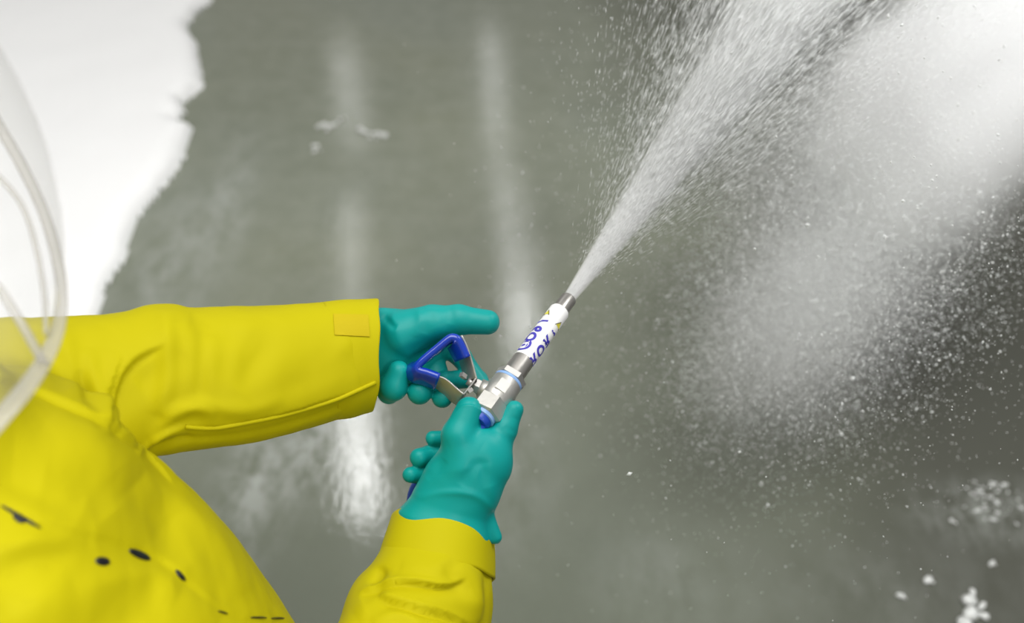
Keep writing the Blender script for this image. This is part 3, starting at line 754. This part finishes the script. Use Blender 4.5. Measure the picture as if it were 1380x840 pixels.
r_ = random.Random(5)
for i in range(46):
    a = r_.random(); bp_.append((1305 + 80 * a + r_.gauss(0, 8), 668 + 10 * a + r_.gauss(0, 11), r_.choice((.002, .003, .004, .005, .007))))
clump(bp_, 'bubble_cluster', 'scattered bubble cluster on dark wet floor below the spray', 6)['kind'] = 'stuff'
for i, (px, py, r, lb) in enumerate([(1250, 783, .011, 'round froth dab, larger of two just above and left of the corner clump'), (1213, 805, .009, 'small froth dab furthest from the corner clump'),
                                     (1283, 703, .007, 'froth dab just below the near end of the bubble cluster'), (1336, 760, .008, 'froth dab between the bubble cluster and the corner clump')]):
    clump([(px, py, r), (px + 5, py + 2, r * .5)], 'froth_dab', lb, 20 + i)

# ------------------------------------------------------------------ water: needles in the jet, drops in the mist
def drops(name, cen, dirs, length, rad, m, sides=3):
    """every drop is a small closed spindle: dirs (n,3) unit, length half, rad"""
    n = len(cen); up = np.tile([.3, .5, .81], (n, 1)); u = np.cross(dirs, up); u /= np.linalg.norm(u, axis=1)[:, None]; w = np.cross(dirs, u)
    V = np.empty((n, sides + 2, 3)); V[:, 0] = cen - dirs * length[:, None]; V[:, 1] = cen + dirs * length[:, None]
    for k in range(sides):
        a = 2 * math.pi * k / sides; V[:, 2 + k] = cen + (u * math.cos(a) + w * math.sin(a)) * rad[:, None]
    base = (np.arange(n) * (sides + 2))[:, None]
    tri_ = []
    for k in range(sides): tri_ += [[0, 2 + (k + 1) % sides, 2 + k], [1, 2 + k, 2 + (k + 1) % sides]]
    T = (base[:, :, None] + np.array(tri_)[None]).reshape(-1, 3)
    me_ = bpy.data.meshes.new(name); me_.vertices.add(n * (sides + 2)); me_.vertices.foreach_set('co', V.astype(np.float32).ravel())
    me_.loops.add(T.size); me_.loops.foreach_set('vertex_index', T.ravel().astype(np.int32)); me_.polygons.add(len(T))
    me_.polygons.foreach_set('loop_start', np.arange(0, T.size, 3, dtype=np.int32)); me_.polygons.foreach_set('loop_total', np.full(len(T), 3, np.int32)); me_.update(calc_edges=True)
    return link(name, me_, m)
rng = np.random.RandomState(11)
tip = np.array(AX(0)); JW = np.array(LW); t1 = np.array(toCam); t2 = np.array(rgt)
def jet(n, L0, L1, spread, r0, ln, rad, jit=1.0, power=1.0):
    s_ = L0 + (L1 - L0) * rng.rand(n) ** power
    g = rng.normal(size=(n, 2)) * (spread * jit)
    off = r0 * rng.uniform(-1, 1, (n, 2))
    d = JW[None] + t1[None] * g[:, :1] + t2[None] * g[:, 1:]; d /= np.linalg.norm(d, axis=1)[:, None]
    cen = tip + d * s_[:, None] + t1 * off[:, :1] + t2 * off[:, 1:]
    return cen, d, ln * (.5 + rng.rand(n)) * np.clip(s_ / .25, .35, 1.6), rad * (.5 + rng.rand(n)) * np.clip(.5 + s_ * .8, .4, 1.6)
A = [jet(12000, .0, 1.6, .034, .0045, .026, .0005, power=.8), jet(7000, 0, .5, .026, .0048, .018, .0004), jet(20000, .03, 1.5, .055, .005, .02, .0004)]
cen, d_, ln, rd = [np.concatenate(q) for q in zip(*A)]
jet_o = drops('water_jet', cen, d_, ln, rd, DROP); tag(jet_o, 'dense white water jet shooting from the lance nozzle', 'water', 'stuff')
m = bpy.data.materials.new('jet_core_volume'); m.use_nodes = True; t = m.node_tree; NN = t.nodes; NN.remove(NN['Principled BSDF'])
vs = NN.new('ShaderNodeVolumeScatter'); vs.inputs['Color'].default_value = (.985, .99, .985, 1); t.links.new(vs.outputs[0], NN['Material Output'].inputs['Volume'])
def mt(op, a, b=None, c=None):
    q = NN.new('ShaderNodeMath'); q.operation = op
    for i_, v in enumerate((a, b, c)):
        if v is None: continue
        if isinstance(v, (int, float)): q.inputs[i_].default_value = v
        else: t.links.new(v, q.inputs[i_])
    return q.outputs[0]
tc_ = NN.new('ShaderNodeTexCoord'); mp = NN.new('ShaderNodeMapping'); mp.vector_type = 'TEXTURE'; mp.inputs['Location'].default_value = AX(0)
JR = Matrix((rgt, toCam, -LW if rgt.cross(toCam).dot(LW) < 0 else LW)).transposed(); mp.inputs['Rotation'].default_value = JR.to_euler()
t.links.new(tc_.outputs['Object'], mp.inputs['Vector']); sx_ = NN.new('ShaderNodeSeparateXYZ'); t.links.new(mp.outputs[0], sx_.inputs[0])
sz_ = mt('ABSOLUTE', sx_.outputs['Z']); r2 = mt('ADD', mt('MULTIPLY', sx_.outputs['X'], sx_.outputs['X']), mt('MULTIPLY', sx_.outputs['Y'], sx_.outputs['Y']))
sg = mt('MULTIPLY_ADD', sz_, .033, .0034); e_ = mt('EXPONENT', mt('MULTIPLY', mt('DIVIDE', r2, mt('MULTIPLY', sg, sg)), -.5))
mp2 = NN.new('ShaderNodeMapping'); mp2.inputs['Scale'].default_value = (60, 60, 4); t.links.new(mp.outputs[0], mp2.inputs['Vector'])
nz = NN.new('ShaderNodeTexNoise'); nz.inputs['Scale'].default_value = 1; nz.inputs['Detail'].default_value = 3; t.links.new(mp2.outputs[0], nz.inputs['Vector'])
dn = mt('MULTIPLY', mt('DIVIDE', 3.6, sg), mt('MULTIPLY', e_, mt('MULTIPLY_ADD', nz.outputs['Fac'], 1.4, .3))); t.links.new(dn, vs.inputs['Density'])
m.cycles.volume_step_rate = .12
b = bmesh.new(); q = [AX(-.0005), AX(-.3), AX(-.8), AX(-1.6)]; loft(b, q, [.0075, .034, .080, .15], [.0075, .034, .080, .15], upv=toCam, seg=24)
jc = link('jet_core', fin(b), m, jet_o); jc['kind'] = 'stuff'
A = [jet(22000, .05, 1.2, .13, .004, .009, .00032), jet(9000, .25, 1.5, .24, .01, .003, .00045)]
cen, d_, ln, rd = [np.concatenate(q) for q in zip(*A)]
tag(drops('jet_spray', cen, d_, ln, rd, DROP), 'fine droplets flying off around the solid white jet', 'spray', 'stuff')
def blob(px, py, d, sx, sy, sd_, n, ang=0):       # gaussian cloud of drops, sizes in px at its depth
    g = rng.normal(size=(n, 3)); ca, sa = math.cos(ang), math.sin(ang)
    x = g[:, 0] * sx; y = g[:, 1] * sy; c_ = np.array(P(px, py, d)); k = d / FPX
    X = (x * ca - y * sa) * k; Y = -(x * sa + y * ca) * k; Z = g[:, 2] * sd_
    r_ = np.array([1, 0, 0]); u_ = np.array([0, SP, CP]); f_ = np.array([0, CP, -SP])
    return c_ + X[:, None] * r_ + Y[:, None] * u_ + Z[:, None] * f_
def cloud(name, blobs, rad, label):
    c_ = np.concatenate([blob(*q) for q in blobs]); n = len(c_); c_ = c_[c_[:, 2] > .02]; n = len(c_)
    d = rng.normal(size=(n, 3)) + np.array([.3, .3, -1]); d /= np.linalg.norm(d, axis=1)[:, None]
    r_ = rad * np.exp(rng.normal(size=n) * .45); return tag(drops(name, c_, d, r_ * 1.6, r_, DROP, 4), label, 'spray', 'stuff')
a45 = math.radians(-40)
cloud('spray_drops', [(1250, 170, 2.6, 90, 60, .2, 4000, a45), (1340, 60, 2.6, 80, 60, .2, 3000, a45), (1240, 270, 2.6, 80, 40, .2, 2200, a45)],
      .0008, 'loose drops whirling inside the thick white spray cloud')
cloud('mist', [(1130, 330, 2.3, 110, 70, .25, 36000, math.radians(-50)), (1060, 450, 2.3, 95, 70, .25, 26000, math.radians(-50)), (1090, 180, 2.3, 80, 70, .25, 16000, 0), (1230, 380, 2.3, 80, 60, .25, 3500, 0), (1050, 300, 2.2, 130, 160, .25, 16000, 0)],
      .00058, 'fine water droplets hanging below the spray cloud')
# the dense part of the spray: a body of fog with soft lobes
def fog(name, blobs, cen, rad, label, grain):
    m = bpy.data.materials.new(name + '_volume'); m.use_nodes = True; t = m.node_tree; NN = t.nodes; NN.remove(NN['Principled BSDF'])
    vs = NN.new('ShaderNodeVolumeScatter'); vs.inputs['Color'].default_value = (.97, .98, .97, 1); vs.inputs['Anisotropy'].default_value = 0
    tc_ = NN.new('ShaderNodeTexCoord'); acc = None
    nz = NN.new('ShaderNodeTexNoise'); nz.inputs['Scale'].default_value = grain; nz.inputs['Detail'].default_value = 4; nz.inputs['Roughness'].default_value = .6
    t.links.new(tc_.outputs['Object'], nz.inputs['Vector'])
    def mt(op, a, b=None, c=None):
        q = NN.new('ShaderNodeMath'); q.operation = op
        for i_, v in enumerate((a, b, c)):
            if v is None: continue
            if isinstance(v, (int, float)): q.inputs[i_].default_value = v
            else: t.links.new(v, q.inputs[i_])
        return q.outputs[0]
    wob = NN.new('ShaderNodeVectorMath'); wob.operation = 'MULTIPLY_ADD'; t.links.new(nz.outputs['Color'], wob.inputs[0]); wob.inputs[1].default_value = (.16,) * 3
    sub = NN.new('ShaderNodeVectorMath'); sub.operation = 'SUBTRACT'; t.links.new(tc_.outputs['Object'], sub.inputs[0]); sub.inputs[1].default_value = (.08,) * 3
    t.links.new(sub.outputs[0], wob.inputs[2])
    for (px, py, d, sx, sy, sd_, ang, amp) in blobs:
        k = d / FPX; R_ = Matrix.Rotation(math.pi / 2 - PITCH, 3, 'X') @ Matrix.Rotation(-ang, 3, 'Z')
        mp = NN.new('ShaderNodeMapping'); mp.vector_type = 'TEXTURE'; mp.inputs['Location'].default_value = P(px, py, d)
        mp.inputs['Rotation'].default_value = R_.to_euler(); mp.inputs['Scale'].default_value = (sx * k, sy * k, sd_)
        t.links.new(wob.outputs[0], mp.inputs['Vector']); dt = NN.new('ShaderNodeVectorMath'); dt.operation = 'DOT_PRODUCT'
        t.links.new(mp.outputs[0], dt.inputs[0]); t.links.new(mp.outputs[0], dt.inputs[1])
        g = mt('MULTIPLY', mt('EXPONENT', mt('MULTIPLY', dt.outputs['Value'], -.5)), amp); acc = g if acc is None else mt('ADD', acc, g)
    rr = mt('MULTIPLY', acc, mt('MULTIPLY_ADD', nz.outputs['Fac'], 1.6, .2)); rr = mt('MAXIMUM', mt('SUBTRACT', rr, .04), 0)
    t.links.new(rr, vs.inputs['Density']); t.links.new(vs.outputs[0], NN['Material Output'].inputs['Volume'])
    b = bmesh.new(); bmesh.ops.create_icosphere(b, subdivisions=3, radius=1, matrix=Matrix.Translation(cen) @ Matrix.Diagonal((*rad, 1)))
    return tag(link(name, fin(b), m), label, 'spray', 'stuff')
dg_ = math.radians
fog('spray_cloud', [(1240, 225, 2.75, 36, 44, .16, 0, 32), (1305, 165, 2.75, 70, 34, .16, dg_(-38), 32), (1200, 140, 2.75, 50, 20, .16, dg_(-52), 22), (1275, 55, 2.75, 85, 36, .16, dg_(-35), 26), (1385, 70, 2.75, 50, 65, .16, 0, 30),
    (1150, 340, 2.75, 90, 55, .16, dg_(-52), 2.7), (1075, 450, 2.75, 90, 60, .16, dg_(-50), 1.7), (1060, 220, 2.75, 70, 100, .16, 0, .5)],
    P(1200, 260, 2.75), (1.0, .62, .75), 'thick white spray cloud drifting beyond the jet', 7)
SC.cycles.volume_bounces = 10; SC.cycles.volume_step_rate = 1.0
SC.cycles.transparent_max_bounces = 16
